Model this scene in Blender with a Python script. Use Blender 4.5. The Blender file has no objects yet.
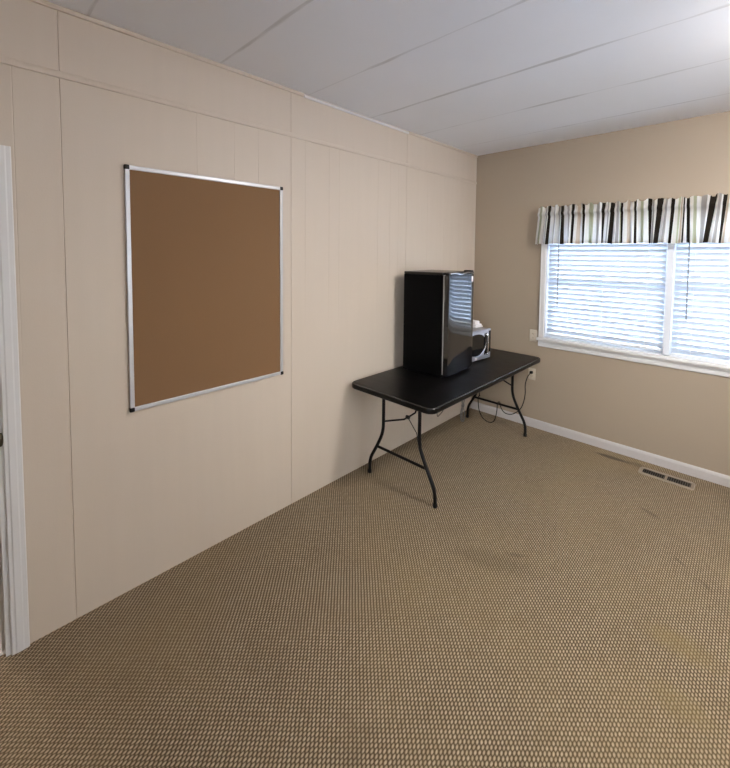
import bpy, bmesh, math, random
from mathutils import Vector, Matrix
random.seed(7)
S = bpy.context.scene
COL = S.collection
PI = math.pi

# ------------------------------------------------------------------ materials
def new_mat(name):
    m = bpy.data.materials.new(name); m.use_nodes = True
    nt = m.node_tree; nt.nodes.clear()
    out = nt.nodes.new('ShaderNodeOutputMaterial')
    return m, nt, out
def N(nt, t, **kw):
    n = nt.nodes.new(t)
    for k, v in kw.items():
        if k in n.inputs: n.inputs[k].default_value = v
        else: setattr(n, k, v)
    return n
def math_n(nt, op, a=None, b=None, c=None):
    n = nt.nodes.new('ShaderNodeMath'); n.operation = op
    for i, v in enumerate((a, b, c)):
        if v is None: continue
        if isinstance(v, (int, float)): n.inputs[i].default_value = v
        else: nt.links.new(v, n.inputs[i])
    return n.outputs[0]
def mixc(nt, fac, a, b, blend='MIX'):
    n = nt.nodes.new('ShaderNodeMix'); n.data_type = 'RGBA'; n.blend_type = blend
    for s, v in ((n.inputs[0], fac), (n.inputs[6], a), (n.inputs[7], b)):
        if isinstance(v, (int, float)): s.default_value = v
        elif isinstance(v, (tuple, list)): s.default_value = (*v[:3], 1)
        else: nt.links.new(v, s)
    return n.outputs[2]
def noise(nt, scale, detail=3, vec=None, rough=.5):
    n = N(nt, 'ShaderNodeTexNoise'); n.inputs['Scale'].default_value = scale
    n.inputs['Detail'].default_value = detail; n.inputs['Roughness'].default_value = rough
    if vec is not None: nt.links.new(vec, n.inputs['Vector'])
    return n.outputs['Fac']
def ramp(nt, fac, lo, hi):
    n = N(nt, 'ShaderNodeMapRange'); n.inputs['From Min'].default_value = lo
    n.inputs['From Max'].default_value = hi; n.clamp = True
    nt.links.new(fac, n.inputs['Value']); return n.outputs[0]

def simple(name, col, rough=.5, metal=0., var=.08, nscale=18., bump=0., bscale=200., spec=.5, coat=0.):
    """one procedural principled material with a little colour and gloss variation"""
    m, nt, out = new_mat(name)
    tc = N(nt, 'ShaderNodeTexCoord').outputs['Object']
    f = noise(nt, nscale, 4, tc)
    c = mixc(nt, f, tuple(x*(1-var) for x in col), tuple(min(1, x*(1+var)) for x in col))
    b = N(nt, 'ShaderNodeBsdfPrincipled'); b.inputs['Metallic'].default_value = metal
    b.inputs['Specular IOR Level'].default_value = spec
    b.inputs['Coat Weight'].default_value = coat; b.inputs['Coat Roughness'].default_value = .06
    nt.links.new(c, b.inputs['Base Color'])
    r = N(nt, 'ShaderNodeMapRange'); r.inputs['To Min'].default_value = max(0, rough-.05); r.inputs['To Max'].default_value = min(1, rough+.05)
    nt.links.new(f, r.inputs['Value']); nt.links.new(r.outputs[0], b.inputs['Roughness'])
    if bump:
        bn = N(nt, 'ShaderNodeBump'); bn.inputs['Strength'].default_value = bump; bn.inputs['Distance'].default_value = .001
        nt.links.new(noise(nt, bscale, 3, tc), bn.inputs['Height']); nt.links.new(bn.outputs[0], b.inputs['Normal'])
    nt.links.new(b.outputs[0], out.inputs[0]); return m

def thin_translucent(name, col, trans, rough=.5, weave=0., gloss=.04):
    m, nt, out = new_mat(name)
    tc = N(nt, 'ShaderNodeTexCoord').outputs['Object']
    f = noise(nt, 60, 4, tc)
    c = mixc(nt, f, tuple(x*.93 for x in col), tuple(min(1, x*1.05) for x in col))
    d = N(nt, 'ShaderNodeBsdfDiffuse'); t = N(nt, 'ShaderNodeBsdfTranslucent'); g = N(nt, 'ShaderNodeBsdfGlossy')
    g.inputs['Roughness'].default_value = rough
    nt.links.new(c, d.inputs[0]); nt.links.new(c, t.inputs[0])
    a = N(nt, 'ShaderNodeMixShader'); a.inputs[0].default_value = trans
    nt.links.new(d.outputs[0], a.inputs[1]); nt.links.new(t.outputs[0], a.inputs[2])
    e = N(nt, 'ShaderNodeMixShader'); e.inputs[0].default_value = gloss
    nt.links.new(a.outputs[0], e.inputs[1]); nt.links.new(g.outputs[0], e.inputs[2])
    nt.links.new(e.outputs[0], out.inputs[0]); return m

def paint(name, col, streak=0.):
    """satin wall paint: faint mottling, roller texture, optional vertical sheen streaks"""
    m, nt, out = new_mat(name)
    tc = N(nt, 'ShaderNodeTexCoord').outputs['Object']
    f = noise(nt, 1.3, 4, tc)
    c = mixc(nt, f, tuple(x*.965 for x in col), tuple(x*1.03 for x in col))
    mp = N(nt, 'ShaderNodeMapping'); mp.inputs['Scale'].default_value = (9, 9, .5); nt.links.new(tc, mp.inputs[0])
    s = noise(nt, 2.2, 3, mp.outputs[0])
    if streak: c = mixc(nt, math_n(nt, 'MULTIPLY', s, streak), c, tuple(x*.86 for x in col))  # sheen streaks put into the colour as darker bands
    b = N(nt, 'ShaderNodeBsdfPrincipled'); nt.links.new(c, b.inputs['Base Color'])
    b.inputs['Specular IOR Level'].default_value = .32
    r = N(nt, 'ShaderNodeMapRange'); r.inputs['To Min'].default_value = .42; r.inputs['To Max'].default_value = .6
    nt.links.new(s, r.inputs['Value']); nt.links.new(r.outputs[0], b.inputs['Roughness'])
    bn = N(nt, 'ShaderNodeBump'); bn.inputs['Strength'].default_value = .12; bn.inputs['Distance'].default_value = .002
    nt.links.new(noise(nt, 160, 3, tc), bn.inputs['Height']); nt.links.new(bn.outputs[0], b.inputs['Normal'])
    nt.links.new(b.outputs[0], out.inputs[0]); return m

def carpet_mat():
    m, nt, out = new_mat('carpet')
    tc = N(nt, 'ShaderNodeTexCoord').outputs['Object']
    wob = N(nt, 'ShaderNodeTexNoise'); wob.inputs['Scale'].default_value = 26; nt.links.new(tc, wob.inputs['Vector'])
    wv = N(nt, 'ShaderNodeVectorMath', operation='MULTIPLY_ADD')
    nt.links.new(wob.outputs['Color'], wv.inputs[0]); wv.inputs[1].default_value = (.005, .005, 0); nt.links.new(tc, wv.inputs[2])
    sp = N(nt, 'ShaderNodeSeparateXYZ'); nt.links.new(wv.outputs[0], sp.inputs[0])
    u = math_n(nt, 'DIVIDE', sp.outputs[0], .0106)
    col = math_n(nt, 'FLOOR', u)
    fu = math_n(nt, 'SUBTRACT', math_n(nt, 'SUBTRACT', u, col), .5)
    odd = math_n(nt, 'MULTIPLY', math_n(nt, 'FLOORED_MODULO', col, 2.), .5)
    v = math_n(nt, 'ADD', math_n(nt, 'DIVIDE', sp.outputs[1], .0208), odd)
    row = math_n(nt, 'FLOOR', v)
    fv = math_n(nt, 'SUBTRACT', math_n(nt, 'SUBTRACT', v, row), .5)
    fus = math_n(nt, 'MULTIPLY_ADD', fv, .30, fu)                     # loops lean a little
    d = math_n(nt, 'SQRT', math_n(nt, 'ADD', math_n(nt, 'POWER', math_n(nt, 'MULTIPLY', fus, 1.15), 2.),
                                  math_n(nt, 'POWER', math_n(nt, 'MULTIPLY', fv, 1.12), 2.)))
    nub = math_n(nt, 'SUBTRACT', 1., ramp(nt, d, .22, .56))            # 1 on a loop, 0 in the gap
    cb = N(nt, 'ShaderNodeCombineXYZ'); nt.links.new(col, cb.inputs[0]); nt.links.new(row, cb.inputs[1])
    wn = N(nt, 'ShaderNodeTexWhiteNoise', noise_dimensions='2D'); nt.links.new(cb.outputs[0], wn.inputs['Vector'])
    light = mixc(nt, wn.outputs['Value'], (.385, .292, .188), (.48, .373, .25))
    base = mixc(nt, nub, (.080, .053, .025), light)
    # worn and soiled patches
    big = noise(nt, 1.1, 4, tc)
    base = mixc(nt, math_n(nt, 'MULTIPLY', ramp(nt, big, .46, .72), .30), base, (.27, .19, .085))
    sm = noise(nt, 3.4, 5, tc)
    base = mixc(nt, math_n(nt, 'MULTIPLY', ramp(nt, sm, .58, .78), .30), base, (.13, .09, .05))
    gx = N(nt, 'ShaderNodeSeparateXYZ'); nt.links.new(tc, gx.inputs[0])
    def blot(x, y, rx, ry, amt, colr, ang=0.):
        nonlocal base
        dx0 = math_n(nt, 'SUBTRACT', gx.outputs[0], x); dy0 = math_n(nt, 'SUBTRACT', gx.outputs[1], y)
        ca, sa = math.cos(ang), math.sin(ang)
        dx = math_n(nt, 'ADD', math_n(nt, 'MULTIPLY', dx0, ca/rx), math_n(nt, 'MULTIPLY', dy0, sa/rx))
        dy = math_n(nt, 'ADD', math_n(nt, 'MULTIPLY', dx0, -sa/ry), math_n(nt, 'MULTIPLY', dy0, ca/ry))
        r = math_n(nt, 'SQRT', math_n(nt, 'ADD', math_n(nt, 'POWER', dx, 2.), math_n(nt, 'POWER', dy, 2.)))
        r = math_n(nt, 'ADD', r, math_n(nt, 'MULTIPLY', math_n(nt, 'SUBTRACT', sm, .5), 1.6))
        k = math_n(nt, 'MULTIPLY', math_n(nt, 'SUBTRACT', 1., ramp(nt, r, .35, 1.)), amt)
        base = mixc(nt, k, base, colr)
    dk = (.055, .038, .022)
    blot(1.36, -.135, .16, .03, .75, dk)
    blot(1.56, -.12, .10, .05, .35, dk)
    blot(1.745, -.79, .075, .02, .35, dk, -.5)
    blot(1.27, -1.80, .06, .02, .35, dk, .6)
    blot(1.945, -1.19, .06, .016, .35, dk, -.7)
    blot(2.06, -1.30, .05, .016, .35, dk, -.9)
    blot(1.98, -1.80, .17, .12, .45, (.22, .155, .06))
    blot(2.05, -2.1, .12, .10, .35, (.22, .16, .065))
    blot(1.15, -1.95, .25, .1, .22, dk, .4)
    b = N(nt, 'ShaderNodeBsdfPrincipled'); b.inputs['Roughness'].default_value = .95; b.inputs['Specular IOR Level'].default_value = .12
    b.inputs['Sheen Weight'].default_value = .08
    nt.links.new(base, b.inputs['Base Color'])
    bn = N(nt, 'ShaderNodeBump'); bn.inputs['Strength'].default_value = .7; bn.inputs['Distance'].default_value = .004
    nt.links.new(nub, bn.inputs['Height']); nt.links.new(bn.outputs[0], b.inputs['Normal'])
    nt.links.new(b.outputs[0], out.inputs[0]); return m

SEAM0, SEAMP = -1.054, .622
def ceiling_mat():
    m, nt, out = new_mat('ceiling_board')
    tc = N(nt, 'ShaderNodeTexCoord').outputs['Object']
    sp = N(nt, 'ShaderNodeSeparateXYZ'); nt.links.new(tc, sp.inputs[0])
    v = math_n(nt, 'DIVIDE', math_n(nt, 'SUBTRACT', sp.outputs[1], SEAM0-SEAMP/2), SEAMP)
    f = math_n(nt, 'ABSOLUTE', math_n(nt, 'SUBTRACT', math_n(nt, 'FRACT', v), .5))
    dist = math_n(nt, 'MULTIPLY', f, SEAMP)
    mp = N(nt, 'ShaderNodeMapping'); mp.inputs['Scale'].default_value = (1.6, 12, 1); nt.links.new(tc, mp.inputs[0])
    smu = noise(nt, 1.6, 5, mp.outputs[0])
    width = math_n(nt, 'MULTIPLY_ADD', ramp(nt, smu, .45, .75), .020, .007)
    line = math_n(nt, 'SUBTRACT', 1., ramp(nt, math_n(nt, 'DIVIDE', dist, width), .35, 1.))
    amt = math_n(nt, 'MULTIPLY', line, math_n(nt, 'MULTIPLY_ADD', ramp(nt, smu, .40, .72), .30, .17))
    mot = noise(nt, 1.7, 4, tc)
    c = mixc(nt, mot, (.77, .775, .80), (.83, .835, .86))
    c = mixc(nt, amt, c, (.27, .25, .235))
    b = N(nt, 'ShaderNodeBsdfPrincipled'); b.inputs['Roughness'].default_value = .6; b.inputs['Specular IOR Level'].default_value = .3
    nt.links.new(c, b.inputs['Base Color'])
    bn = N(nt, 'ShaderNodeBump'); bn.inputs['Strength'].default_value = .25; bn.inputs['Distance'].default_value = .002
    nt.links.new(math_n(nt, 'SUBTRACT', 1., line), bn.inputs['Height']); nt.links.new(bn.outputs[0], b.inputs['Normal'])
    nt.links.new(b.outputs[0], out.inputs[0]); return m

def cork_mat():
    m, nt, out = new_mat('cork')
    tc = N(nt, 'ShaderNodeTexCoord').outputs['Object']
    f = noise(nt, 240, 4, tc, .7); g = noise(nt, 2.5, 3, tc)
    c = mixc(nt, f, (.160, .084, .039), (.255, .146, .073))
    c = mixc(nt, math_n(nt, 'MULTIPLY', g, .35), c, (.20, .108, .051))
    b = N(nt, 'ShaderNodeBsdfPrincipled'); b.inputs['Roughness'].default_value = .85; b.inputs['Specular IOR Level'].default_value = .2
    nt.links.new(c, b.inputs['Base Color']); nt.links.new(b.outputs[0], out.inputs[0]); return m

def tabletop_mat():
    m, nt, out = new_mat('black_plastic_top')
    tc = N(nt, 'ShaderNodeTexCoord').outputs['Object']
    mp = N(nt, 'ShaderNodeMapping'); mp.inputs['Scale'].default_value = (3, 12, 1); mp.inputs['Rotation'].default_value = (0, 0, .5); nt.links.new(tc, mp.inputs[0])
    f = noise(nt, 2.2, 6, mp.outputs[0], .65)
    dust = ramp(nt, f, .55, .80)
    c = mixc(nt, math_n(nt, 'MULTIPLY', dust, .5), (.004, .0035, .0035), (.024, .020, .018))
    b = N(nt, 'ShaderNodeBsdfPrincipled'); nt.links.new(c, b.inputs['Base Color'])
    r = N(nt, 'ShaderNodeMapRange'); r.inputs['To Min'].default_value = .28; r.inputs['To Max'].default_value = .42
    nt.links.new(f, r.inputs['Value']); nt.links.new(r.outputs[0], b.inputs['Roughness'])
    b.inputs['Specular IOR Level'].default_value = .16
    bn = N(nt, 'ShaderNodeBump'); bn.inputs['Strength'].default_value = .15; bn.inputs['Distance'].default_value = .0006
    nt.links.new(noise(nt, 500, 2, tc), bn.inputs['Height']); nt.links.new(bn.outputs[0], b.inputs['Normal'])
    nt.links.new(b.outputs[0], out.inputs[0]); return m

def glass_mat():
    m, nt, out = new_mat('window_glass')
    t = N(nt, 'ShaderNodeBsdfTransparent'); t.inputs[0].default_value = (.95, .98, .97, 1)
    g = N(nt, 'ShaderNodeBsdfGlossy'); g.inputs['Roughness'].default_value = .02
    fr = N(nt, 'ShaderNodeFresnel'); fr.inputs[0].default_value = 1.45
    mx = N(nt, 'ShaderNodeMixShader'); nt.links.new(fr.outputs[0], mx.inputs[0])
    nt.links.new(t.outputs[0], mx.inputs[1]); nt.links.new(g.outputs[0], mx.inputs[2])
    nt.links.new(mx.outputs[0], out.inputs[0]); return m

def glow_mat(name, col, strength):
    m, nt, out = new_mat(name)
    e = N(nt, 'ShaderNodeEmission'); e.inputs[0].default_value = (*col, 1); e.inputs[1].default_value = strength
    nt.links.new(e.outputs[0], out.inputs[0]); return m

LAMP_COL = (1.0, .965, .945); LAMP_STRENGTH = 124.0
M = dict(
    wall_l=paint('painted_panelling', (.58, .487, .395), .35),
    wall_b=paint('painted_drywall', (.35, .277, .205)),
    carpet=carpet_mat(), ceiling=ceiling_mat(), cork=cork_mat(), top=tabletop_mat(), glass=glass_mat(),
    base=simple('grey_white_baseboard_paint', (.50, .46, .44), .4, var=.04, nscale=4),
    white=simple('white_gloss_paint', (.66, .64, .625), .35, var=.03, nscale=4),
    vinyl=simple('white_window_vinyl', (.66, .68, .72), .4, var=.02),
    slat=thin_translucent('blind_slat', (.64, .705, .80), .14, .35, gloss=.05),
    string=simple('white_cord', (.75, .76, .78), .8),
    wand=simple('clear_grey_wand', (.22, .25, .28), .3),
    alum=simple('brushed_aluminium', (.52, .51, .52), .40, .35, var=.04, nscale=40),
    blackplastic=simple('black_plastic', (.005, .005, .0055), .45, spec=.25),
    steel=simple('black_powder_coated_steel', (.0055, .0045, .0045), .38, spec=.18, bump=.1),
    fridge=simple('black_textured_cabinet', (.0022, .0022, .0024), .42, spec=.06, bump=.08, bscale=600),
    fridge_top=simple('black_smooth_cabinet_top', (.004, .004, .004), .22, spec=.5),
    door_gloss=simple('black_gloss_door', (.002, .002, .0025), .08, spec=.8, coat=.5, var=.02),
    gasket=simple('grey_gasket', (.33, .31, .30), .5),
    chrome=simple('chrome', (.80, .80, .82), .14, 1.0, var=.02),
    silver=simple('silver_plastic', (.42, .43, .48), .32, .55, var=.03),
    mwtop=simple('grey_painted_steel', (.30, .29, .29), .35, .2, var=.03),
    darkglass=simple('dark_glass', (.006, .006, .007), .08, spec=.6),
    paper=simple('white_paper', (.80, .76, .77), .8, var=.04),
    ivory=simple('ivory_plastic', (.55, .47, .37), .4, var=.03),
    dark=simple('slot_shade', (.02, .016, .012), .8),  # painted shade inside the outlet slots and the register opening
    rubber=simple('black_rubber_cable', (.005, .0045, .004), .5, spec=.2),
    clear=simple('translucent_grey_plastic', (.16, .15, .14), .35, var=.25, nscale=60),
    register=simple('tan_enamelled_steel', (.27, .215, .155), .45, var=.05),
    louver=simple('dark_brown_steel_slats', (.075, .055, .036), .5),
    edge=simple('edge_highlight_plastic', (.02, .019, .019), .22, spec=.9),  # top rim lightened and glossed to carry the edge highlight
    bronze=simple('aged_bronze', (.10, .085, .055), .32, .8, var=.2),
    lamp=glow_mat('lit_lamp_glass', LAMP_COL, LAMP_STRENGTH),
    lampbase=simple('brushed_nickel', (.6, .58, .55), .3, .9),
    cloth_cream=thin_translucent('valance_cream', (.76, .73, .67), .5, .9, gloss=0),
    cloth_white=thin_translucent('valance_white', (.82, .81, .80), .5, .9, gloss=0),
    cloth_black=thin_translucent('valance_black', (.022, .018, .014), .25, .9, gloss=0),
    cloth_grey=thin_translucent('valance_grey', (.38, .36, .34), .5, .9, gloss=0),
    cloth_sage=thin_translucent('valance_sage', (.46, .47, .33), .5, .9, gloss=0),
    cloth_tan=thin_translucent('valance_tan', (.58, .47, .36), .5, .9, gloss=0),
    hall_carpet=simple('pale_flecked_carpet', (.62, .59, .56), .95, var=.35, nscale=150, bump=.8, bscale=120, spec=.1),
    bounce_ground=simple('blue_bounce_ground', (.36, .43, .56), .95, var=.15, nscale=2),  # ground tinted blue so daylight bounced to the ceiling turns bluish
)

# ------------------------------------------------------------------ helpers
def link(name, bm, mats, parent=None, smooth=False, loc=None):
    me = bpy.data.meshes.new(name)
    bmesh.ops.recalc_face_normals(bm, faces=bm.faces)
    bm.to_mesh(me); bm.free()
    for mt in (mats if isinstance(mats, (list, tuple)) else [mats]): me.materials.append(mt)
    if smooth:
        for p in me.polygons: p.use_smooth = True
        try: me.set_sharp_from_angle(angle=math.radians(40))
        except Exception: pass
    o = bpy.data.objects.new(name, me); COL.objects.link(o)
    if parent is not None: o.parent = parent
    if loc is not None: o.location = loc
    return o
def tag(o, label, cat, group=None):
    o['label'] = label; o['category'] = cat
    if group: o['group'] = group
    return o
def thing(name, label, cat, loc, rz=0, group=None):
    o = bpy.data.objects.new(name, None); COL.objects.link(o)
    o.empty_display_size = .1
    o.location = loc; o.rotation_euler = (0, 0, rz); return tag(o, label, cat, group)
def struct(name, bm, mats, parent=None, smooth=False):
    o = link(name, bm, mats, parent, smooth)
    if parent is None: o['kind'] = 'structure'
    return o
def box(bm, a, b, bevel=0., seg=2, mi=0):
    a, b = Vector(a), Vector(b)
    r = bmesh.ops.create_cube(bm, size=1)
    vs = r['verts']
    bmesh.ops.scale(bm, vec=(b-a), verts=vs); bmesh.ops.translate(bm, vec=(a+b)/2, verts=vs)
    fs = list({f for v in vs for f in v.link_faces})
    for f in fs: f.material_index = mi
    if bevel:
        es = list({e for v in vs for e in v.link_edges})
        rr = bmesh.ops.bevel(bm, geom=es, offset=bevel, segments=seg, affect='EDGES', profile=.5)
        for f in rr['faces']: f.material_index = mi
def boxm(a, b, bevel=0., seg=2):
    bm = bmesh.new(); box(bm, a, b, bevel, seg); return bm
def prism(bm, poly, axis, lo, hi, mi=0):
    """extrude a 2-D polygon along an axis (0,1,2)"""
    def P(p, t):
        return {0: (t, p[0], p[1]), 1: (p[0], t, p[1]), 2: (p[0], p[1], t)}[axis]
    A = [bm.verts.new(P(p, lo)) for p in poly]; B = [bm.verts.new(P(p, hi)) for p in poly]
    n = len(poly); fs = [bm.faces.new(A), bm.faces.new(B[::-1])]
    for i in range(n): fs.append(bm.faces.new((A[i], B[i], B[(i+1) % n], A[(i+1) % n])))
    for f in fs: f.material_index = mi
    return A, B
def fillet(pts, r, seg=6):
    pts = [Vector(p) for p in pts]; out = [pts[0]]
    for i in range(1, len(pts)-1):
        p, a, b = pts[i], pts[i-1], pts[i+1]
        da, db = (a-p), (b-p); k = min(r, da.length*.48, db.length*.48)
        A, B = p+da.normalized()*k, p+db.normalized()*k
        for j in range(seg+1):
            t = j/seg; out.append(A*(1-t)**2 + p*2*t*(1-t) + B*t*t)
    out.append(pts[-1]); return out
def smoothpath(pts, sub=6):
    pts = [Vector(p) for p in pts]; P = [pts[0]]+pts+[pts[-1]]; out = []
    for i in range(1, len(P)-2):
        a, b, c, d = P[i-1], P[i], P[i+1], P[i+2]
        for j in range(sub):
            t = j/sub
            out.append(.5*((2*b)+(c-a)*t+(2*a-5*b+4*c-d)*t*t+(3*b-a-3*c+d)*t**3))
    out.append(pts[-1]); return out
def tube(bm, pts, r, seg=10, cap=True, mi=0):
    pts = [Vector(p) for p in pts]; rings = []
    t0 = (pts[1]-pts[0]).normalized()
    ref = Vector((0, 0, 1)) if abs(t0.z) < .9 else Vector((1, 0, 0))
    nrm = t0.cross(ref).normalized()
    for i, p in enumerate(pts):
        t = ((pts[min(i+1, len(pts)-1)]-pts[max(i-1, 0)])).normalized()
        nrm = (nrm-t*nrm.dot(t)).normalized(); bn = t.cross(nrm)
        rr = r[i] if isinstance(r, (list, tuple)) else r
        rings.append([bm.verts.new(p+(nrm*math.cos(2*PI*k/seg)+bn*math.sin(2*PI*k/seg))*rr) for k in range(seg)])
    for a, b in zip(rings, rings[1:]):
        for k in range(seg):
            f = bm.faces.new((a[k], a[(k+1) % seg], b[(k+1) % seg], b[k])); f.material_index = mi
    if cap:
        bm.faces.new(rings[0][::-1]).material_index = mi; bm.faces.new(rings[-1]).material_index = mi
def tubem(pts, r, seg=10):
    bm = bmesh.new(); tube(bm, pts, r, seg); return bm
def lathe(bm, prof, c, axis='z', seg=32):
    """prof: (radius, height) pairs, closed at ends when radius is 0"""
    c = Vector(c); rings = []
    def P(r, h, a):
        x, y = r*math.cos(a), r*math.sin(a)
        return c+Vector({'z': (x, y, h), 'x': (h, x, y), 'y': (x, h, y)}[axis])
    for r, h in prof:
        if r < 1e-6: rings.append([bm.verts.new(P(0, h, 0))])
        else: rings.append([bm.verts.new(P(r, h, 2*PI*k/seg)) for k in range(seg)])
    for a, b in zip(rings, rings[1:]):
        for k in range(seg):
            k2 = (k+1) % seg
            if len(a) == 1 and len(b) == 1: continue
            if len(a) == 1: bm.faces.new((a[0], b[k2], b[k]))
            elif len(b) == 1: bm.faces.new((a[k], a[k2], b[0]))
            else: bm.faces.new((a[k], a[k2], b[k2], b[k]))
def rrect(x0, y0, x1, y1, r, seg=8):
    out = []
    for cx, cy, a0 in ((x1-r, y1-r, 0), (x0+r, y1-r, PI/2), (x0+r, y0+r, PI), (x1-r, y0+r, 1.5*PI)):
        for k in range(seg+1):
            a = a0+PI/2*k/seg; out.append((cx+r*math.cos(a), cy+r*math.sin(a)))
    return out

# ------------------------------------------------------------------ room shell
H = 2.761; RX = 4.6; FY = -5.25; T = .12
DOOR_A, DOOR_B, DOOR_H = -4.70, -3.886, 2.072      # door opening in the left wall
WX0, WX1, WZ0, WZ1 = .748, 2.640, .905, 2.000      # window opening in the back wall
RAIL = 2.462

bm = boxm((-.02, FY-.02, -.08), (RX+.02, .02, 0)); struct('floor', bm, M['carpet'])
bm = boxm((-T, FY-T, H), (RX+T, T, H+.08)); struct('ceiling', bm, M['ceiling'])

# left wall: sheets of panelling with real V grooves; the strip above the rail has only the sheet joints
def groove_profile(ya, yb, grooves):
    pts = [(0, ya)]
    for y, w, d in sorted(grooves):
        if ya+.01 < y < yb-.01: pts += [(0, y-w/2), (-d, y-w*.2), (-d, y+w*.2), (0, y+w/2)]
    pts.append((0, yb)); return pts
joints = [(-3.653-1.2195*k, .004, .0032) for k in (-2, -1, 0, 1)]
fine = [(y, .0045, .0011) for y in (-3.811, -3.055, -2.835, -2.677, -2.319, -2.105, -2.008, -1.585, -1.435, -1.325, -.9, -.62, -.35)]
def wall_strip(bm, ya, yb, za, zb, gr, fade=False):
    prof = groove_profile(ya, yb, gr)
    A = [bm.verts.new((0 if fade and x > -.002 else x, y, za)) for x, y in prof]; B = [bm.verts.new((x, y, zb)) for x, y in prof]
    for i in range(len(prof)-1): bm.faces.new((A[i], A[i+1], B[i+1], B[i]))
bm = bmesh.new()
wall_strip(bm, DOOR_B, 0, 0, 1.15, joints)
wall_strip(bm, DOOR_B, 0, 1.15, 1.75, joints+fine, True)
wall_strip(bm, DOOR_B, 0, 1.75, RAIL, joints+fine)
wall_strip(bm, FY, DOOR_B, DOOR_H, RAIL, joints+fine)
wall_strip(bm, FY, DOOR_A, 0, DOOR_H, joints)
wall_strip(bm, FY, 0, RAIL, H, joints)
box(bm, (-T, DOOR_B, 0), (-.006, 0, H)); box(bm, (-T, FY, 0), (-.006, DOOR_A, H)); box(bm, (-T, DOOR_A, DOOR_H), (-.006, DOOR_B, H))
struct('wall_left', bm, M['wall_l'])
# flat rail batten along the left wall, a shallow lip with a gap line under it
bm = bmesh.new()
prism(bm, [(0, RAIL-.004), (.0055, RAIL-.001), (.0065, RAIL+.008), (.0035, RAIL+.021), (0, RAIL+.026)], 1, FY, 0)
bm2 = bm
struct('trim_1', bm2, M['wall_l'])
# slim strip under the ceiling on the left wall
bm = bmesh.new()
prism(bm, [(0, H-.020), (.008, H-.018), (.012, H-.006), (.010, H), (0, H)], 1, FY, -2.335)
prism(bm, [(0, H-.020), (.008, H-.018), (.012, H-.006), (.010, H), (0, H)], 1, -1.2, 0)
struct('trim_2', bm, M['wall_l'])
bm = bmesh.new()
prism(bm, [(0, H-.024), (.010, H-.022), (.013, H-.011), (.004, H-.007), (0, H-.007)], 1, -2.33, -1.205)
struct('trim_3', bm, M['white'])

# back wall with the window opening
bm = bmesh.new()
for a, b in (((-T, 0, 0), (WX0, T, H)), ((WX1, 0, 0), (RX+T, T, H)), ((WX0, 0, 0), (WX1, T, WZ0)), ((WX0, 0, WZ1), (WX1, T, H))):
    box(bm, a, b)
struct('wall_back', bm, M['wall_b'])
RY0, RY1, RZ0, RZ1 = -2.60, -1.60, .85, 2.10       # second window, added unseen in the right wall for more daylight
bm = bmesh.new()
for a, b in (((RX, FY, 0), (RX+T, RY0, H)), ((RX, RY1, 0), (RX+T, 0, H)), ((RX, RY0, 0), (RX+T, RY1, RZ0)), ((RX, RY0, RZ1), (RX+T, RY1, H))):
    box(bm, a, b)
struct('wall_right', bm, M['wall_b'])
bm = bmesh.new()
box(bm, (RX-.016, RY0-.05, RZ0-.05), (RX+T, RY0+.03, RZ1+.05), .003); box(bm, (RX-.016, RY1-.03, RZ0-.05), (RX+T, RY1+.05, RZ1+.05), .003)
box(bm, (RX-.016, RY0, RZ1-.03), (RX+T, RY1, RZ1+.05), .003); box(bm, (RX-.03, RY0-.05, RZ0-.05), (RX+T, RY1+.05, RZ0+.03), .003)
ym = (RY0+RY1)/2; box(bm, (RX+.04, ym-.03, RZ0), (RX+.09, ym+.03, RZ1), .003)
w2 = struct('fill_window_right', bm, M['white'])
link('window_pane', boxm((RX+.06, RY0+.02, RZ0+.02), (RX+.064, RY1-.02, RZ1-.02)), M['glass'], w2)
FX0, FX1, FZ0, FZ1 = 1.8, 3.4, .8, 2.0                                 # third window, added unseen behind the camera to brighten the back wall
bm = bmesh.new()
for a, b in (((-T, FY-T, 0), (FX0, FY, H)), ((FX1, FY-T, 0), (RX+T, FY, H)), ((FX0, FY-T, 0), (FX1, FY, FZ0)), ((FX0, FY-T, FZ1), (FX1, FY, H))):
    box(bm, a, b)
struct('wall_front', bm, M['wall_b'])
bm = bmesh.new()
box(bm, (FX0-.05, FY-T, FZ0-.05), (FX0+.03, FY+.016, FZ1+.05), .003); box(bm, (FX1-.03, FY-T, FZ0-.05), (FX1+.05, FY+.016, FZ1+.05), .003)
box(bm, (FX0, FY-T, FZ1-.03), (FX1, FY+.016, FZ1+.05), .003); box(bm, (FX0-.05, FY-T, FZ0-.05), (FX1+.05, FY+.03, FZ0+.03), .003)
xm = (FX0+FX1)/2; box(bm, (xm-.03, FY-.09, FZ0), (xm+.03, FY-.04, FZ1), .003)
w3 = struct('fill_window_front', bm, M['white'])
link('window_pane', boxm((FX0+.02, FY-.064, FZ0+.02), (FX1-.02, FY-.06, FZ1-.02)), M['glass'], w3)
# baseboards
def bprof(s=1): return [(0, 0), (-.013, 0), (-.013, .060), (-.010, .071), (-.004, .080), (0, .082)]
bm = bmesh.new(); A, B = prism(bm, bprof(), 0, 0, RX); struct('baseboard_back', bm, M['base'])
bm = bmesh.new(); prism(bm, [(RX+x, z) for x, z in bprof()], 1, FY, -.014); struct('baseboard_right', bm, M['base'])
bm = bmesh.new(); prism(bm, [(FY-x, z) for x, z in bprof()], 0, 0, RX-.014); struct('baseboard_front', bm, M['base'])

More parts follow.
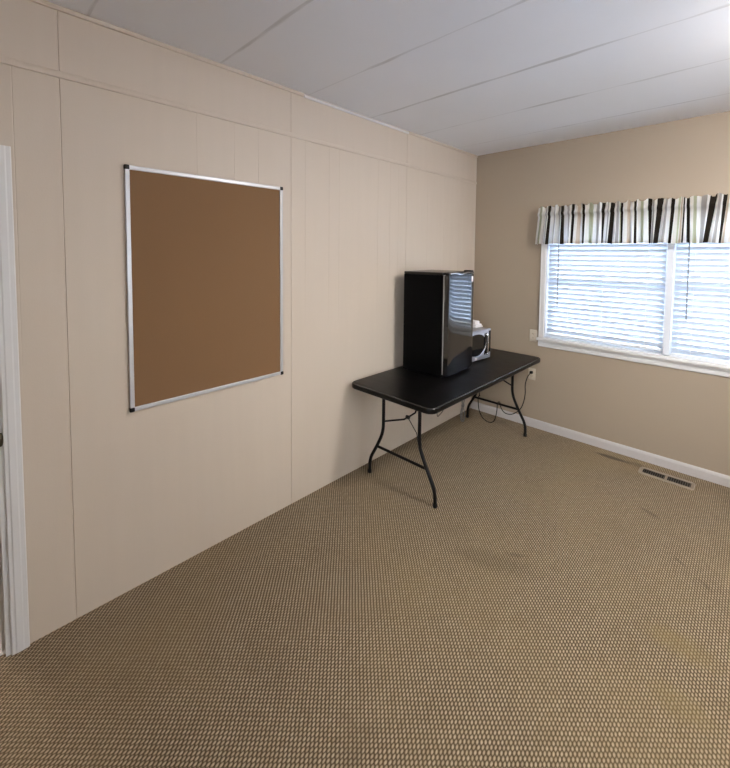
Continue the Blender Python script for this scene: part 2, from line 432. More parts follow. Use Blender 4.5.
# open doorway in the left wall: stepped casing, jambs with a strike plate, pale-carpeted hall beyond
bm = bmesh.new()
def casing_profile(y0, sgn):   # (x, y) section, y0 = inner edge, grows with sgn
    return [(0, y0), (.012, y0), (.014, y0+sgn*.003), (.014, y0+sgn*.013), (.0165, y0+sgn*.018), (.0165, y0+sgn*.038),
            (.0145, y0+sgn*.043), (.0145, y0+sgn*.056), (.011, y0+sgn*.060), (0, y0+sgn*.060)]
prism(bm, casing_profile(DOOR_B+.004, 1), 2, 0, DOOR_H+.060)
prism(bm, casing_profile(DOOR_A-.004, -1), 2, 0, DOOR_H+.060)
prism(bm, [(x, DOOR_H+(y-(DOOR_B+.004))) for x, y in casing_profile(DOOR_B+.004, 1)], 1, DOOR_A-.0041, DOOR_B+.0041)
struct('trim_4', bm, M['white'])
bm = bmesh.new()
box(bm, (-T-.002, DOOR_B-.014, 0), (.004, DOOR_B+.006, DOOR_H)); box(bm, (-T-.002, DOOR_A-.006, 0), (.004, DOOR_A+.014, DOOR_H))
box(bm, (-T-.002, DOOR_A-.006, DOOR_H-.014), (.004, DOOR_B+.006, DOOR_H+.002))
box(bm, (-.075, DOOR_B-.026, 0), (-.04, DOOR_B-.013, DOOR_H-.014), .002)
jamb = struct('trim_5', bm, M['white'])
bm = bmesh.new()
poly = rrect(-.030, .904, .010, .971, .014, 6)
prism(bm, poly, 1, DOOR_B-.0165, DOOR_B-.0135)
lathe(bm, [(0, -.030), (.012, -.026), (.016, -.012), (.016, .012), (.012, .026), (0, .030)], (.008, DOOR_B-.010, .9375), 'z', 14)
sp_ = link('strike_plate', bm, M['bronze'], jamb, True); sp_['label'] = 'dark bronze strike plate'
HX = -1.75
struct('floor_hall', boxm((HX, FY-.02, -.06), (-.02, -2.4, .003)), M['hall_carpet'])
struct('wall_hall', boxm((HX-T, FY-T, 0), (HX, -2.4, H)), M['wall_l'])
struct('wall_hall_end', boxm((HX-T, -2.4, 0), (-T, -2.28, H)), M['wall_l'])
struct('wall_hall_start', boxm((HX-T, FY-T, 0), (-T-.001, FY, H)), M['wall_l'])
struct('ceiling_hall', boxm((HX-T, FY-T, H), (-T, -2.28, H+.08)), M['ceiling'])

# ------------------------------------------------------------------ window
bm = bmesh.new(); J = .012
box(bm, (WX0, 0, WZ0), (WX0+J, T+.01, WZ1)); box(bm, (WX1-J, 0, WZ0), (WX1, T+.01, WZ1))
box(bm, (WX0, 0, WZ1-J), (WX1, T+.01, WZ1)); box(bm, (WX0, .0, WZ0), (WX1, T+.01, WZ0+.012))
MX0, MX1 = 1.672, 1.716
box(bm, (MX0, .0, WZ0), (MX1, T+.01, WZ1), .003)
win = struct('window_1', bm, M['vinyl'])
for xa, xb in ((WX0+J, MX0), (MX1, WX1-J)):
    bm = bmesh.new(); s = .040; y0, y1 = .080, .112; za, zb = WZ0+.012, WZ1-J; zm = (za+zb)/2
    box(bm, (xa, y0, za), (xa+s, y1, zb), .003); box(bm, (xb-s, y0, za), (xb, y1, zb), .003)
    box(bm, (xa+s, y0, za), (xb-s, y1, za+s), .003); box(bm, (xa+s, y0, zb-s), (xb-s, y1, zb), .003)
    box(bm, (xa+s, y0-.004, zm-.02), (xb-s, y1, zm+.02), .003)
    sash = link('window_sash', bm, M['vinyl'], win)
    link('window_pane', boxm((xa+s-.004, .094, za+s-.004), (xb-s+.004, .098, zb-s+.004)), M['glass'], sash)
# casing round the opening, stool and apron
bm = bmesh.new()
def flat_casing(bm, a, b):  box(bm, a, b, .004)
flat_casing(bm, (WX0-.042, -.016, WZ0-.005), (WX0+.004, 0, WZ1+.06)); flat_casing(bm, (WX1-.004, -.016, WZ0-.005), (WX1+.042, 0, WZ1+.06))
flat_casing(bm, (WX0-.042, -.0165, WZ1-.004), (WX1+.042, 0, WZ1+.06))
box(bm, (WX0-.042, -.021, WZ0-.005), (WX0-.030, 0, WZ1+.06), .003); box(bm, (WX1+.030, -.021, WZ0-.005), (WX1+.042, 0, WZ1+.06), .003)
link('window_casing', bm, M['white'], win)
bm = bmesh.new(); box(bm, (WX0-.054, -.040, .878), (WX1+.054, .078, .906), .008, 3); link('window_sill', bm, M['white'], win, True)
bm = bmesh.new(); prism(bm, [(-.001, .818), (-.010, .818), (-.0135, .826), (-.0135, .848), (-.010, .856), (-.016, .878), (-.001, .878)], 0, WX0-.045, WX1+.045)
link('window_apron', bm, M['white'], win)

# venetian blinds
TILT = math.radians(60)
def make_blind(name, label, xa, xb, zlow, wand_x, wand_z, ladders, yc=.036):
    t = thing(name, label, 'blind', ((xa+xb)/2, yc, WZ1-J-.001), 0, 'venetian blinds in the double window')
    ox, oz = (xa+xb)/2, WZ1-J-.001
    w = (xb-xa)/2; ztop = 0
    link('headrail', boxm((-w, -.026, ztop-.045), (w, .026, ztop), .003), M['vinyl'], t)
    bm = bmesh.new(); pitch = .0447
    z = zlow-oz+.03
    c, s = math.cos(TILT), math.sin(TILT)
    z_rail = zlow-oz
    n = 0
    while z < ztop-.06:
        prof = []
        for k in range(7):                     # crowned slat, room edge (‑y) up
            u = -.025+.05*k/6; h = .0035*(1-(u/.025)**2)
            prof.append((u, h+.0013))
        for k in range(6, -1, -1):
            u = -.025+.05*k/6; h = .0035*(1-(u/.025)**2)
            prof.append((u, h-.0013))
        poly = [(-(u*c+h*s), z+u*s-h*c) for u, h in prof]
        prism(bm, poly, 0, -w+.004, w-.004)
        z += pitch; n += 1
    link('slats', bm, M['slat'], t, True)
    link('bottom_rail', boxm((-w+.004, -.024, z_rail-.014), (w-.004, .024, z_rail+.004), .004), M['vinyl'], t)
    for lx in ladders:
        for dy in (-.0185, .0185):
            link('ladder_cord', tubem([(lx-ox, dy, z_rail+.003), (lx-ox, dy, ztop-.03)], .0016, 6), M['string'], t)
    link('tilt_wand', tubem([(wand_x-ox, -.030, ztop-.04), (wand_x-ox+.004, -.034, ztop-.10), (wand_x-ox+.008, -.033, wand_z-oz)], .0045, 8), M['wand'], t)
    return t
make_blind('window_blind', 'white venetian blind over the left half of the window, nearer the outlet', WX0+J+.003, MX0-.004, .948, .853, 1.215, (.95, 1.229, 1.546))
make_blind('window_blind', 'white venetian blind over the right half of the window, farther from the outlet', MX1+.004, WX1-J-.003, .925, 1.800, 1.205, (1.843, 2.16, 2.48))

# striped valance: a gathered cloth on a rod pocket
def make_valance():
    BLK = 'cloth_black'
    # (bottom x, top x, width bottom, width top, colour)
    st = [(.667, .688, .012, .012, 'cloth_cream'), (.690, .709, .026, .022, 'cloth_sage'), (.722, .736, .022, .018, 'cloth_cream'), (.745, .757, .016, .012, 'cloth_grey'),
          (.767, .783, .016, .016, BLK), (.800, .812, .020, .014, 'cloth_white'), (.822, .830, .008, .008, 'cloth_grey'), (.846, .850, .030, .016, 'cloth_cream'), (.872, .868, .012, .018, 'cloth_grey'),
          (.900, .894, .022, .017, BLK), (.935, .922, .034, .024, 'cloth_white'), (.956, .946, .006, .020, 'cloth_grey'),
          (.978, .983, .015, .016, BLK), (1.004, 1.012, .016, .012, 'cloth_cream'), (1.030, 1.034, .030, .022, 'cloth_tan'), (1.056, 1.052, .010, .008, 'cloth_white'),
          (1.078, 1.070, .012, .016, BLK), (1.098, 1.090, .014, .010, 'cloth_cream'), (1.130, 1.128, .034, .036, 'cloth_sage'), (1.162, 1.160, .016, .010, 'cloth_white'), (1.186, 1.182, .018, .026, 'cloth_grey'),
          (1.215, 1.220, .006, .020, BLK), (1.235, 1.244, .012, .010, 'cloth_white'), (1.250, 1.258, .010, .008, 'cloth_grey'),
          (1.277, 1.290, .024, .022, BLK), (1.306, 1.310, .014, .010, 'cloth_cream'), (1.328, 1.326, .018, .014, 'cloth_grey'), (1.346, 1.340, .010, .006, 'cloth_sage'),
          (1.360, 1.354, .014, .014, BLK), (1.384, 1.376, .020, .014, 'cloth_cream'), (1.412, 1.402, .026, .020, 'cloth_tan'), (1.436, 1.424, .012, .012, 'cloth_white'),
          (1.457, 1.447, .012, .012, BLK), (1.478, 1.468, .020, .014, 'cloth_cream'), (1.503, 1.492, .022, .020, 'cloth_sage'), (1.530, 1.520, .020, .010, 'cloth_white'), (1.552, 1.544, .010, .022, BLK), (1.570, 1.568, .016, .010, 'cloth_grey'),
          (1.592, 1.612, .020, .028, BLK), (1.614, 1.638, .016, .010, 'cloth_cream'), (1.634, 1.652, .016, .012, 'cloth_grey'), (1.656, 1.668, .018, .012, 'cloth_white'),
          (1.681, 1.692, .016, .018, BLK), (1.704, 1.714, .018, .014, 'cloth_cream'), (1.722, 1.730, .010, .014, 'cloth_sage'), (1.738, 1.744, .014, .008, 'cloth_tan'),
          (1.756, 1.758, .008, .006, BLK), (1.772, 1.766, .016, .006, 'cloth_white'),
          (1.792, 1.778, .018, .016, BLK), (1.810, 1.796, .012, .010, 'cloth_cream'), (1.828, 1.820, .020, .018, 'cloth_sage'), (1.846, 1.842, .012, .010, 'cloth_white'), (1.866, 1.872, .020, .034, 'cloth_grey'),
          (1.890, 1.924, .022, .028, BLK), (1.914, 1.946, .018, .012, 'cloth_cream'), (1.936, 1.960, .018, .014, 'cloth_grey'), (1.954, 1.972, .010, .006, 'cloth_white'),
          (1.968, 1.986, .010, .018, BLK), (1.984, 2.002, .014, .012, 'cloth_tan'), (2.004, 2.014, .014, .010, 'cloth_white')]
    st = st+[(b+1.350, t+1.340, wb, wt, c) for b, t, wb, wt, c in st if b+1.35 < 2.735]
    st = [(b, t, wb*(1.25 if c == BLK else 1), wt*(1.35 if c == BLK else 1), c) for b, t, wb, wt, c in st]
    bounds = []                                           # stripe edges, with the cream ground between
    for b, t, wb, wt, c in st:
        bounds.append((b-wb/2, t-wt/2, c)); bounds.append((b+wb/2, t+wt/2, None))
    names = ['cloth_cream', 'cloth_white', 'cloth_black', 'cloth_grey', 'cloth_sage', 'cloth_tan']; idx = {n: i for i, n in enumerate(names)}
    cols = []
    for i, (b, t, c) in enumerate(bounds[:-1]):
        b2, t2, _ = bounds[i+1]
        if b2-b < .0008: b2 = b+.0008
        n = max(1, int((b2-b)/.004))
        for k in range(n): cols.append((b+(b2-b)*k/n, t+(t2-t)*k/n, idx[c] if c else 1 if i % 4 == 1 else 0))
    b, t, _ = bounds[-1]; cols.append((b, t, 0))
    # keep edges monotone
    for i in range(1, len(cols)):
        pb, pt, _ = cols[i-1]; cb, ct, ci = cols[i]
        cols[i] = (max(cb, pb+.0006), max(ct, pt+.0005), ci)
    zs = [2.168, 2.158, 2.146, 2.135, 2.124, 2.112, 2.100, 2.090, 2.078, 2.04, 2.0, 1.96, 1.92, 1.88, 1.845, 1.822]
    rnd = [random.uniform(-1, 1) for _ in range(200)]
    def fold(x):
        i = int(x*22) % 199; f = x*22-int(x*22)
        ph = rnd[i]*(1-f)+rnd[i+1]*f
        return math.sin(2*PI*x/.062+1.7*ph)*.75+math.sin(2*PI*x/.127+2.3*ph)*.4
    bm = bmesh.new(); grid = []
    for j, z in enumerate(zs):
        h = (z-zs[-1])/(zs[0]-zs[-1]); rowv = []
        for (xb, xt, ci) in cols:
            x = xb+(xt-xb)*h
            fo = fold(xb)
            # header ruffle, pocket bulge round the rod, then free folds
            if z > 2.128: y = -.078-.007*fo*(1+(z-2.128)*20)
            elif z > 2.08: y = -.078-.013*math.sin(PI*(2.128-z)/.048)-.004*fo
            else: y = -.074-.006*fo-(2.08-z)/.26*(.016*fo)-.012*(2.08-z)/.26
            dz = 0
            if j == 0: dz = 0.007*math.sin(x*91)+.008*rnd[int(x*60) % 199]
            if j == len(zs)-1: dz = .003*math.sin(x*47)
            rowv.append(bm.verts.new((x, y, z+dz)))
        grid.append(rowv)
    for j in range(len(zs)-1):
        for i in range(len(cols)-1):
            f = bm.faces.new((grid[j][i], grid[j][i+1], grid[j+1][i+1], grid[j+1][i])); f.material_index = cols[i][2]; f.smooth = True
    # back of the rod pocket, turned hem and the returns to the wall
    back = {}
    for j in (3, 4, 5, 6, 7, 8):
        back[j] = [bm.verts.new((v.co.x, -.070+.010*math.sin(PI*(2.135-zs[j])/.057), v.co.z)) for v in grid[j]]
    for j in range(3, 8):
        for i in range(len(cols)-1):
            if not .745 < back[j][i].co.x < 2.655: continue
            f = bm.faces.new((back[j+1][i], back[j+1][i+1], back[j][i+1], back[j][i])); f.material_index = cols[i][2]; f.smooth = True
    hem = [[bm.verts.new((v.co.x, v.co.y+.003, v.co.z+.001)) for v in grid[j]] for j in (len(zs)-2, len(zs)-1)]
    for i in range(len(cols)-1):
        f = bm.faces.new((hem[1][i], hem[1][i+1], hem[0][i+1], hem[0][i])); f.material_index = cols[i][2]
    for i in (0, len(cols)-1):
        prev = [grid[j][i] for j in range(len(zs))]
        for st_ in range(1, 5):
            cur = [bm.verts.new((v.co.x+(.004 if st_ % 2 else -.002)*(1 if i else -1), v.co.y+(-.018-v.co.y)*st_/4, v.co.z)) for v in [grid[j][i] for j in range(len(zs))]]
            for j in range(len(zs)-1):
                f = bm.faces.new((prev[j], prev[j+1], cur[j+1], cur[j])); f.material_index = idx['cloth_cream'] if st_ != 2 else idx['cloth_black']; f.smooth = True
            prev = cur
    bmesh.ops.translate(bm, vec=(.012, 0, -.015), verts=bm.verts)
    o = link('valance', bm, [M[n] for n in names])
    tag(o, 'gathered valance with black, grey, sage and cream stripes across the window top', 'valance')
make_valance()
# white rod inside the pocket
t = thing('curtain_rod', 'slim dark curtain rod carrying the striped valance', 'curtain rod', (1.712, -.075, 2.090))
link('rod', tubem([(-.985, 0, 0), (.985, 0, 0)], .007, 10), M['steel'], t)
for sx in (-1, 1):
    link('bracket', boxm((sx*.985-.006, -.008, -.012), (sx*.985+.006, .0735, .012), .002), M['steel'], t)

# ------------------------------------------------------------------ cork board
t = thing('cork_board', 'large brown cork notice board in a slim silver frame on the left wall', 'notice board', (0, -2.96, .918))
y0, y1, z0, z1 = -.451, .451, 0., 1.208
fw = .021
link('cork_panel', boxm((.003, y0+.012, z0+.012), (.0125, y1-.012, z1-.012)), M['cork'], t)
def rail(a, b, n):
    bm = bmesh.new(); box(bm, a, b, .003); return link(n, bm, M['alum'], t)
rail((.001, y0, z0+.018), (.018, y0+fw, z1-.018), 'frame_rail'); rail((.001, y1-fw, z0+.018), (.018, y1, z1-.018), 'frame_rail')
rail((.001, y0+.018, z0), (.018, y1-.018, z0+fw), 'frame_rail'); rail((.001, y0+.018, z1-fw), (.018, y1-.018, z1), 'frame_rail')
for yy, sy in ((y0, 1), (y1, -1)):
    for zz, sz in ((z0, 1), (z1, -1)):
        ya, yb = sorted((yy-sy*.002, yy+sy*.021)); za, zb = sorted((zz-sz*.002, zz+sz*.021))
        cp = link('corner_cap', boxm((.001, ya, za), (.0205, yb, zb), .005, 3), M['blackplastic'], t, True); cp['label'] = 'black plastic corner cap'

# ------------------------------------------------------------------ folding table
TX0, TX1, TY0, TY1, TZ = .030, .781, -1.928, -.100, .735
cx, cy = (TX0+TX1)/2, (TY0+TY1)/2; hx, hy = (TX1-TX0)/2, (TY1-TY0)/2
t = thing('folding_table', 'long black folding table with bent steel legs against the left wall', 'table', (cx, cy, 0))
bm = bmesh.new()
lay = [(.016, TZ-.040), (.006, TZ-.0395), (.001, TZ-.034), (0, TZ-.026), (0, TZ-.010), (.0015, TZ-.004), (.006, TZ-.0005), (.010, TZ)]
rings = []
for ins, z in lay:
    rings.append([bm.verts.new((x, y, z)) for x, y in rrect(-hx+ins, -hy+ins, hx-ins, hy-ins, .062-ins*.8, 10)])
for a, b in zip(rings, rings[1:]):
    n = len(a)
    for k in range(n):
        f = bm.faces.new((a[k], a[(k+1) % n], b[(k+1) % n], b[k]))
        if a[0].co.z > TZ-.006: f.material_index = 1
bm.faces.new(rings[-1]); bm.faces.new(rings[0][::-1])
link('tabletop', bm, [M['top'], M['edge']], t, True)
LR = .0125
for sy in (-1, 1):
    ly = sy*(hy-.165)
    for sx in (-1, 1):
        px = [(.165, TZ-.042), (.165, .368), (.225, .242), (.300, .112), (.302, .0)]
        pts = fillet([(sx*x, ly, z) for x, z in px], .07)
        leg = link('leg', tubem(pts, LR, 12), M['steel'], t, True)
        bm = bmesh.new(); lathe(bm, [(0, 0), (.0150, 0), (.0155, .004), (.0150, .022), (.013, .026), (0, .026)], (sx*.302, ly, 0), 'z', 14)
        link('foot_cap', bm, M['blackplastic'], leg, True)
    link('stretcher', tubem([(-.228, ly, .236), (.228, ly, .236)], .0105, 10), M['steel'], t, True)
    link('leg_bar', tubem([(-.165*-sy, ly, .448), (.03*-sy, ly, .523), (.06*-sy, ly-sy*.006, .545), (.105*-sy, ly-sy*.03, .585), (.135*-sy, ly-sy*.04, TZ-.045)], .0065, 8), M['steel'], t, True)
    bm = bmesh.new(); lathe(bm, [(0, -.012), (.013, -.012), (.013, .012), (0, .012)], (.062*-sy, ly, .548), 'x', 12)
    link('lock_ring', bm, M['steel'], t, True)
    link('brace', tubem([(.07*-sy, ly, .540), (.12*-sy, ly-sy*.03, .44), (.15*-sy, ly-sy*.012, .365)], .003, 6), M['steel'], t, True)
    link('hinge_bar', tubem([(-.19, ly, TZ-.047), (.19, ly, TZ-.047)], .011, 8), M['steel'], t, True)

# ------------------------------------------------------------------ mini fridge
W, D, th = .442, .42, .076
fx, wy = Vector((math.cos(th), math.sin(th), 0)), Vector((-math.sin(th), math.cos(th), 0))
ctr = Vector((.528, -1.340, TZ))-fx*D/2+wy*W/2
t = thing('mini_fridge', 'black compact refrigerator with a glossy door standing on the table', 'refrigerator', ctr, th)
xb, xf = -D/2, D/2; top = 1.564-TZ
bm = bmesh.new(); box(bm, (xb, -W/2, .012), (xf-.058, W/2, top-.022), .003); link('body', bm, M['fridge'], t)
bm = bmesh.new(); box(bm, (xb, -W/2-.001, top-.022), (xf-.058, W/2+.001, top), .006, 3); link('top_panel', bm, M['fridge_top'], t, True)
link('door_gasket', boxm((xf-.058, -W/2+.001, .03), (xf-.047, W/2-.001, top-.02), .001), M['gasket'], t)
# bowed door
bm = bmesh.new(); poly = [(xf-.047, -W/2)]
for k in range(13):
    u = -1+2*k/12; poly.append((xf-.004+.004*(1-u*u)**.7 if abs(u) < 1 else xf-.008, u*W/2))
poly.append((xf-.047, W/2))
prism(bm, poly, 2, .026, top-.020)
bmesh.ops.bevel(bm, geom=[e for e in bm.edges if abs(e.verts[0].co.z-e.verts[1].co.z) < 1e-6 and len(e.link_faces) == 2], offset=.004, segments=2, affect='EDGES')
fd = link('door', bm, M['door_gloss'], t, True)
# scooped pull along the door's top edge
bm = bmesh.new()
prism(bm, [(xf-.047, -W/2+.002), (xf-.007, -W/2+.002), (xf-.002, -.09), (xf-.001, .09), (xf-.007, W/2-.002), (xf-.047, W/2-.002)], 2, top-.020, top-.002)
bmesh.ops.bevel(bm, geom=list(bm.edges), offset=.003, segments=2, affect='EDGES')
hd = link('door_handle', bm, M['blackplastic'], fd, True)
bm = bmesh.new(); pts = []
for k in range(15):
    u = -1+2*k/14; pts.append((xf-.004+.007*(1-u*u), u*(W/2-.012), top-.018+.013*abs(math.sin(2.6*u+.5))))
tube(bm, pts, .0055, 8)
ch = link('handle_trim', bm, M['chrome'], fd, True); ch['label'] = 'wavy chrome trim along the handle'
st = link('sticker', boxm((xf-.0045, W/2-.060, top-.085), (xf-.0006, W/2-.032, top-.040)), M['paper'], fd); st['label'] = 'small white sticker'
link('hinge', boxm((xf-.075, W/2-.055, top-.001), (xf-.01, W/2-.008, top+.009), .003), M['blackplastic'], t)
for fxx in (xb+.04, xf-.08):
    for fy in (-W/2+.04, W/2-.04):
        bm = bmesh.new(); lathe(bm, [(0, 0), (.016, 0), (.016, .014), (0, .014)], (fxx, fy, 0), 'z', 14); link('foot', bm, M['blackplastic'], t)
link('front_foot', boxm((xf-.050, W/2-.04, 0), (xf-.02, W/2-.014, .028), .003), M['blackplastic'], t)

# ------------------------------------------------------------------ microwave
mth = math.atan2(-(.457-.424), (.273))       # front edge runs from behind the fridge towards the window
mth = -.115
MW, MD, MH = .395, .30, .272
far = Vector((.457, -.500, TZ))
fx, wy = Vector((math.cos(mth), math.sin(mth), 0)), Vector((-math.sin(mth), math.cos(mth), 0))
ctr = far-fx*MD/2-wy*MW/2
t = thing('microwave', 'small silver microwave with an oval dark window tucked beside the fridge', 'microwave', ctr, mth)
xb, xf = -MD/2, MD/2; zb, zt = .014, .014+MH
bm = bmesh.new(); box(bm, (xb, -MW/2, zb), (xf-.022, MW/2, zt-.004), .006, 3); link('body', bm, M['mwtop'], t, True)
bm = bmesh.new(); box(bm, (xf-.024, -MW/2, zb), (xf, MW/2-.048, zt), .006, 3); fd = link('door', bm, M['silver'], t, True)
bm = bmesh.new(); box(bm, (xf-.024, MW/2-.047, zb), (xf-.002, MW/2, zt), .005, 3); cpn = link('control_panel', bm, M['silver'], t, True)
link('display', boxm((xf-.004, MW/2-.036, zb+.055), (xf+.0005, MW/2-.004, zt-.018), .002), M['darkglass'], cpn)
# oval window and chrome arc
wc_y, wc_z, ry, rz = -.030, zb+MH*.52, .142, .098
bm = bmesh.new()
poly = [(wc_y+ry*math.copysign(abs(math.cos(a))**.85, math.cos(a)), wc_z+rz*math.copysign(abs(math.sin(a))**.85, math.sin(a))) for a in [2*PI*k/48 for k in range(48)]]
prism(bm, poly, 0, xf-.004, xf+.0015); wd = link('door_window', bm, M['darkglass'], fd)
bm = bmesh.new()
tube(bm, [(xf+.001, wc_y+ry*1.03*math.cos(a), wc_z+rz*1.04*math.sin(a)) for a in [-1.75+2.1*k/24 for k in range(25)]], [.003+.004*math.sin(PI*k/24) for k in range(25)], 8)
ar = link('window_trim', bm, M['chrome'], fd, True); ar['label'] = 'chrome arc round the window'
# upright loop handle
bm = bmesh.new(); hy0 = MW/2-.090
tube(bm, fillet([(xf-.002, hy0, zb+.045), (xf+.020, hy0, zb+.048), (xf+.020, hy0+.012, zb+.05), (xf+.020, hy0+.014, zt-.055), (xf+.020, hy0+.004, zt-.05), (xf-.002, hy0, zt-.046)], .012), .0065, 8)
h = link('handle', bm, M['chrome'], fd, True)
link('handle_recess', boxm((xf-.002, hy0-.014, zb+.038), (xf+.001, hy0+.030, zt-.036), .0008), M['darkglass'], fd)
link('release_button', boxm((xf-.002, -.045, zb+.008), (xf+.004, -.015, zb+.026), .002), M['paper'], fd)
for a in (xb+.03, xf-.05):
    for b in (-MW/2+.03, MW/2-.03):
        bm = bmesh.new(); lathe(bm, [(0, 0), (.011, 0), (.012, zb+.002), (0, zb+.002)], (a, b, 0), 'z', 12); link('foot', bm, M['blackplastic'], t)
# folded paper on top of the microwave
t = thing('paper_packet', 'small white folded paper packet lying on top of the microwave', 'paper', (.292, -.515, TZ+zt-.004), -.115)
bm = bmesh.new(); box(bm, (-.06, -.055, .0005), (.06, .055, .012), .004); link('packet', bm, M['paper'], t, True)
bm = bmesh.new(); box(bm, (-.05, -.05, .012), (.055, .045, .030), .006); box(bm, (-.045, -.045, .030), (.04, .03, .058), .006); link('folded_sheets', bm, M['paper'], t, True)

# ------------------------------------------------------------------ outlets
def outlet(name, label, x, z):
    t = thing(name, label, 'outlet', (x, 0, z))
    bm = bmesh.new(); box(bm, (-.035, -.006, -.0575), (.035, 0, .0575), .004, 2)
    pl = link('cover_plate', bm, M['ivory'], t, True)
    for dz in (.020, -.020):
        bm = bmesh.new()
        prism(bm, [(.0165*math.cos(a), dz+.0145*max(-.8, min(.8, math.sin(a)))) for a in [2*PI*k/28 for k in range(28)]], 1, -.0075, -.004)
        rc = link('receptacle', bm, M['ivory'], t)
        bm = bmesh.new()
        for sx, hh in ((-.0065, .0042), (.0065, .0034)): box(bm, (sx-.0012, -.0079, dz+.002-hh), (sx+.0012, -.007, dz+.002+hh))
        lathe(bm, [(0, -.0004), (.0026, -.0004), (.0026, .0006), (0, .0006)], (0, -.0075, dz-.0075), 'y', 10)
        sl = link('slots', bm, M['dark'], rc)
    bm = bmesh.new(); lathe(bm, [(0, -.0012), (.003, -.0008), (.003, .002), (0, .002)], (0, -.006, 0), 'y', 10); link('screw', bm, M['ivory'], t)
outlet('wall_outlet', 'ivory wall outlet beside the left end of the window sill', .652, .912)
outlet('wall_outlet', 'ivory wall outlet under the table corner with a black plug in it', .652, .527)

# power cord: plug, drop, loops thrown over the far stretcher
SY = cy+hy-.165
t = thing('power_cord', 'black power cord running from the low outlet over the table stretcher', 'cord', (.652, -.008, .547))
def L(p): return (p[0]-.652, p[1]+.008, p[2]-.547)
bm = bmesh.new(); box(bm, (-.013, -.030, -.012), (.013, 0.0005, .012), .004, 2); link('plug', bm, M['rubber'], t, True)
path = [(.648, -.035, .540), (.632, -.060, .505), (.618, -.075, .43), (.624, -.085, .35), (.622, -.11, .27), (.606, -.15, .20), (.555, -.20, .150), (.500, -.235, .150), (.462, -.250, .19),
        (.447, SY+.021, .236), (.442, SY, .257), (.437, SY-.021, .236), (.432, -.285, .165), (.418, -.29, .085), (.385, -.285, .040), (.33, -.278, .030), (.275, -.272, .055), (.244, SY-.021, .130),
        (.232, SY-.023, .236), (.231, SY-.014, .256), (.229, SY+.002, .262), (.227, SY+.018, .262), (.20, -.24, .35), (.15, -.30, .52), (.12, -.42, .645), (.12, -.55, .660)]
link('cable', tubem(smoothpath([L(p) for p in path], 6), .0042, 8), M['rubber'], t, True)
# thin cable sagging under the near end of the top
o = link('appliance_cable', tubem(smoothpath([(.665, -1.785, .690), (.665, -1.775, .655), (.640, -1.70, .630), (.62, -1.62, .618), (.60, -1.54, .585), (.50, -1.35, .50), (.32, -1.12, .34), (.20, -.98, .26), (.14, -.88, .40), (.12, -.80, .685)], 6), .0028, 8), M['rubber'], None, True)
tag(o, 'thin black cable sagging below the near edge of the table', 'cord')
# tied bundle of clear flex hanging under the top
t = thing('cord_bundle', 'pale grey tied bundle of cord hanging under the table middle', 'cord', (.33, -.76, .10))
bm = bmesh.new()
for k in range(5):
    a = 2*PI*k/5; r = .012
    pts = [(r*math.cos(a)*.3, r*math.sin(a)*.3, .585), (r*math.cos(a), r*math.sin(a), .40), (r*1.5*math.cos(a), r*1.5*math.sin(a), .30), (r*.5*math.cos(a), r*.5*math.sin(a), .225), (r*1.6*math.cos(a), r*1.6*math.sin(a), .15), (r*1.2*math.cos(a), r*1.2*math.sin(a), .09), (r*.5*math.cos(a+.6), r*.5*math.sin(a+.6), .075)]
    tube(bm, smoothpath(pts, 5), .0036, 6)
link('flex', bm, M['clear'], t, True)
bm = bmesh.new(); lathe(bm, [(0, -.012), (.013, -.012), (.014, 0), (.013, .012), (0, .012)], (0, 0, .225), 'z', 12); link('tie', bm, M['clear'], t, True)

# ------------------------------------------------------------------ floor register
t = thing('floor_register', 'tan metal floor register set in the carpet by the white baseboard', 'vent', (1.757, -.195, 0))
hw, hd = .170, .066
bm = bmesh.new()
outer = rrect(-hw, -hd, hw, hd, .022, 5); inner = rrect(-hw+.022, -hd+.026, hw-.022, hd-.026, .006, 5)
lay = [(outer, .0), (outer, .003), ([(x*.985, y*.96) for x, y in outer], .0065), (inner, .007), (inner, .0005)]
rings = [[bm.verts.new((x, y, z)) for x, y in pl] for pl, z in lay]
for a, b in zip(rings, rings[1:]):
    n = len(a)
    for k in range(n): bm.faces.new((a[k], a[(k+1) % n], b[(k+1) % n], b[k]))
box(bm, (-.008, -hd+.024, .0005), (.008, hd-.024, .007))
link('frame', bm, M['register'], t, True)
link('duct_shade', boxm((-hw+.020, -hd+.024, .0002), (hw-.020, hd-.024, .0012)), M['dark'], t)  # thin dark plate painted as the shade below the louvers
for sx in (-1, 1):
    bm = bmesh.new()
    for k in range(10):
        x = sx*.078-.062+.0138*k
        prism(bm, [(x-.0005, .001), (x+.0010, .001), (x+.0045, .0062), (x+.0030, .0062)], 1, -hd+.026, hd-.026)
    link('louvers', bm, M['louver'], t)

# ------------------------------------------------------------------ ceiling lamps
def lamp(name, label, x, y, mat):
    t = thing(name, label, 'ceiling light', (x, y, H))
    bm = bmesh.new(); lathe(bm, [(0, 0), (.075, 0), (.075, -.012), (.05, -.018), (.03, -.024), (.03, -.04), (.27, -.046), (.272, -.060), (0, -.060)], (0, 0, 0), 'z', 40); link('lamp_base_baffle', bm, M['lampbase'], t, True)  # pan widened to keep the lamp's upward light off the ceiling
    bm = bmesh.new(); lathe(bm, [(.164, -.058), (.166, -.085), (.160, -.115), (.13, -.145), (.07, -.162), (0, -.166)], (0, 0, 0), 'z', 40); link('lamp_shade', bm, mat, t, True)
lamp('ceiling_light', 'lit round glass ceiling light nearest the window', 2.64, -1.5, M['lamp'])
lamp('ceiling_light', 'added unseen ceiling light filling the door end of the room', 1.75, -3.65, glow_mat('fill_lamp_glass', LAMP_COL, LAMP_STRENGTH*.1))  # out-of-view lamp added as dim fill

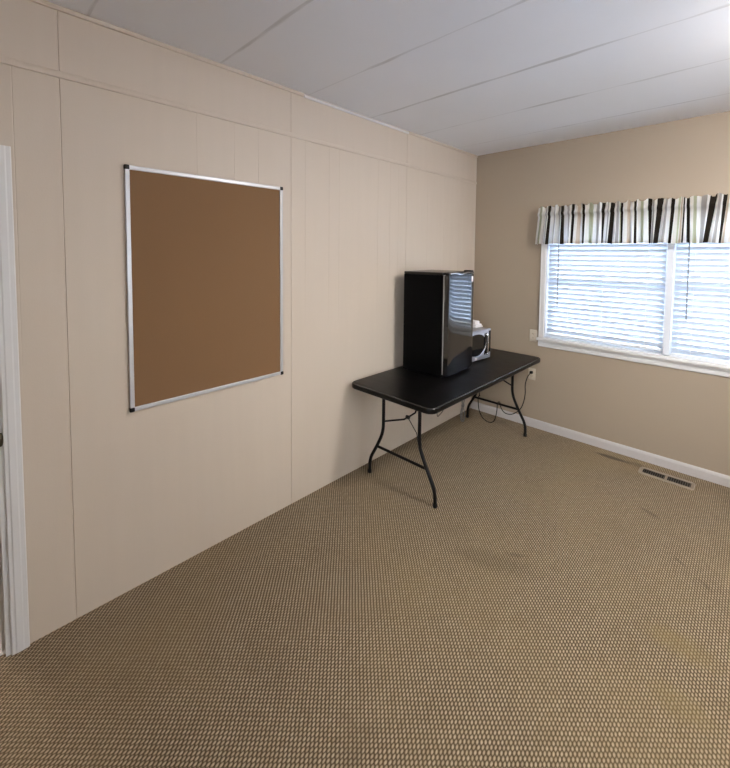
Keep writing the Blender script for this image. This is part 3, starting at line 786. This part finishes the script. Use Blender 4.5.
lamp('ceiling_light', 'added unseen ceiling light brightening the hall beyond the doorway', -.95, -4.2, glow_mat('hall_fill_lamp_glass', (1, .97, .95), LAMP_STRENGTH*.4))  # out-of-view lamp added to light the hall carpet
# ------------------------------------------------------------------ outdoors
struct('ground', boxm((-14, -16, -.75), (24, 30, -.65)), M['bounce_ground'])
w = bpy.data.worlds.new('sky'); S.world = w; w.use_nodes = True; nt = w.node_tree
bg = nt.nodes['Background']; bg.inputs[0].default_value = (.92, .93, 1.0, 1); bg.inputs[1].default_value = 13.0
sun = bpy.data.lights.new('sun', 'SUN'); sun.energy = 8; sun.angle = math.radians(1.0); sun.color = (1, .97, .92)
so = bpy.data.objects.new('sun', sun); COL.objects.link(so)
so.rotation_euler = Vector((.10, -1, -.75)).to_track_quat('-Z', 'Y').to_euler()

# ------------------------------------------------------------------ camera
yaw, pitch, roll = .7825, -.0545, .0079
Cx, Cy, Cz, F, PX, PY = 2.1683, -3.9970, 1.7154, 399.87, 357.01, 274.22
fwd = Vector((-math.sin(yaw)*math.cos(pitch), math.cos(yaw)*math.cos(pitch), math.sin(pitch)))
right = Vector((math.cos(yaw), math.sin(yaw), 0)); up = right.cross(fwd)
r2 = right*math.cos(roll)+up*math.sin(roll); u2 = up*math.cos(roll)-right*math.sin(roll)
cam = bpy.data.cameras.new('camera'); co = bpy.data.objects.new('camera', cam); COL.objects.link(co)
mt = Matrix((r2, u2, -fwd)).transposed().to_4x4(); mt.translation = (Cx, Cy, Cz); co.matrix_world = mt
cam.sensor_fit = 'AUTO'; cam.sensor_width = 36; cam.lens = F/768*36
cam.shift_x = (365-PX)/768; cam.shift_y = (PY-384)/768
cam.clip_start = .02; cam.clip_end = 200
S.camera = co

S.view_settings.view_transform = 'Standard'; S.view_settings.look = 'None'
S.view_settings.gamma = 1; S.view_settings.use_curve_mapping = False
S.view_settings.exposure = 0.61
S.cycles.use_denoising = True
S.cycles.max_bounces = 12; S.cycles.diffuse_bounces = 8; S.cycles.glossy_bounces = 4; S.cycles.transmission_bounces = 8; S.cycles.transparent_max_bounces = 12
S.cycles.sample_clamp_indirect = 8
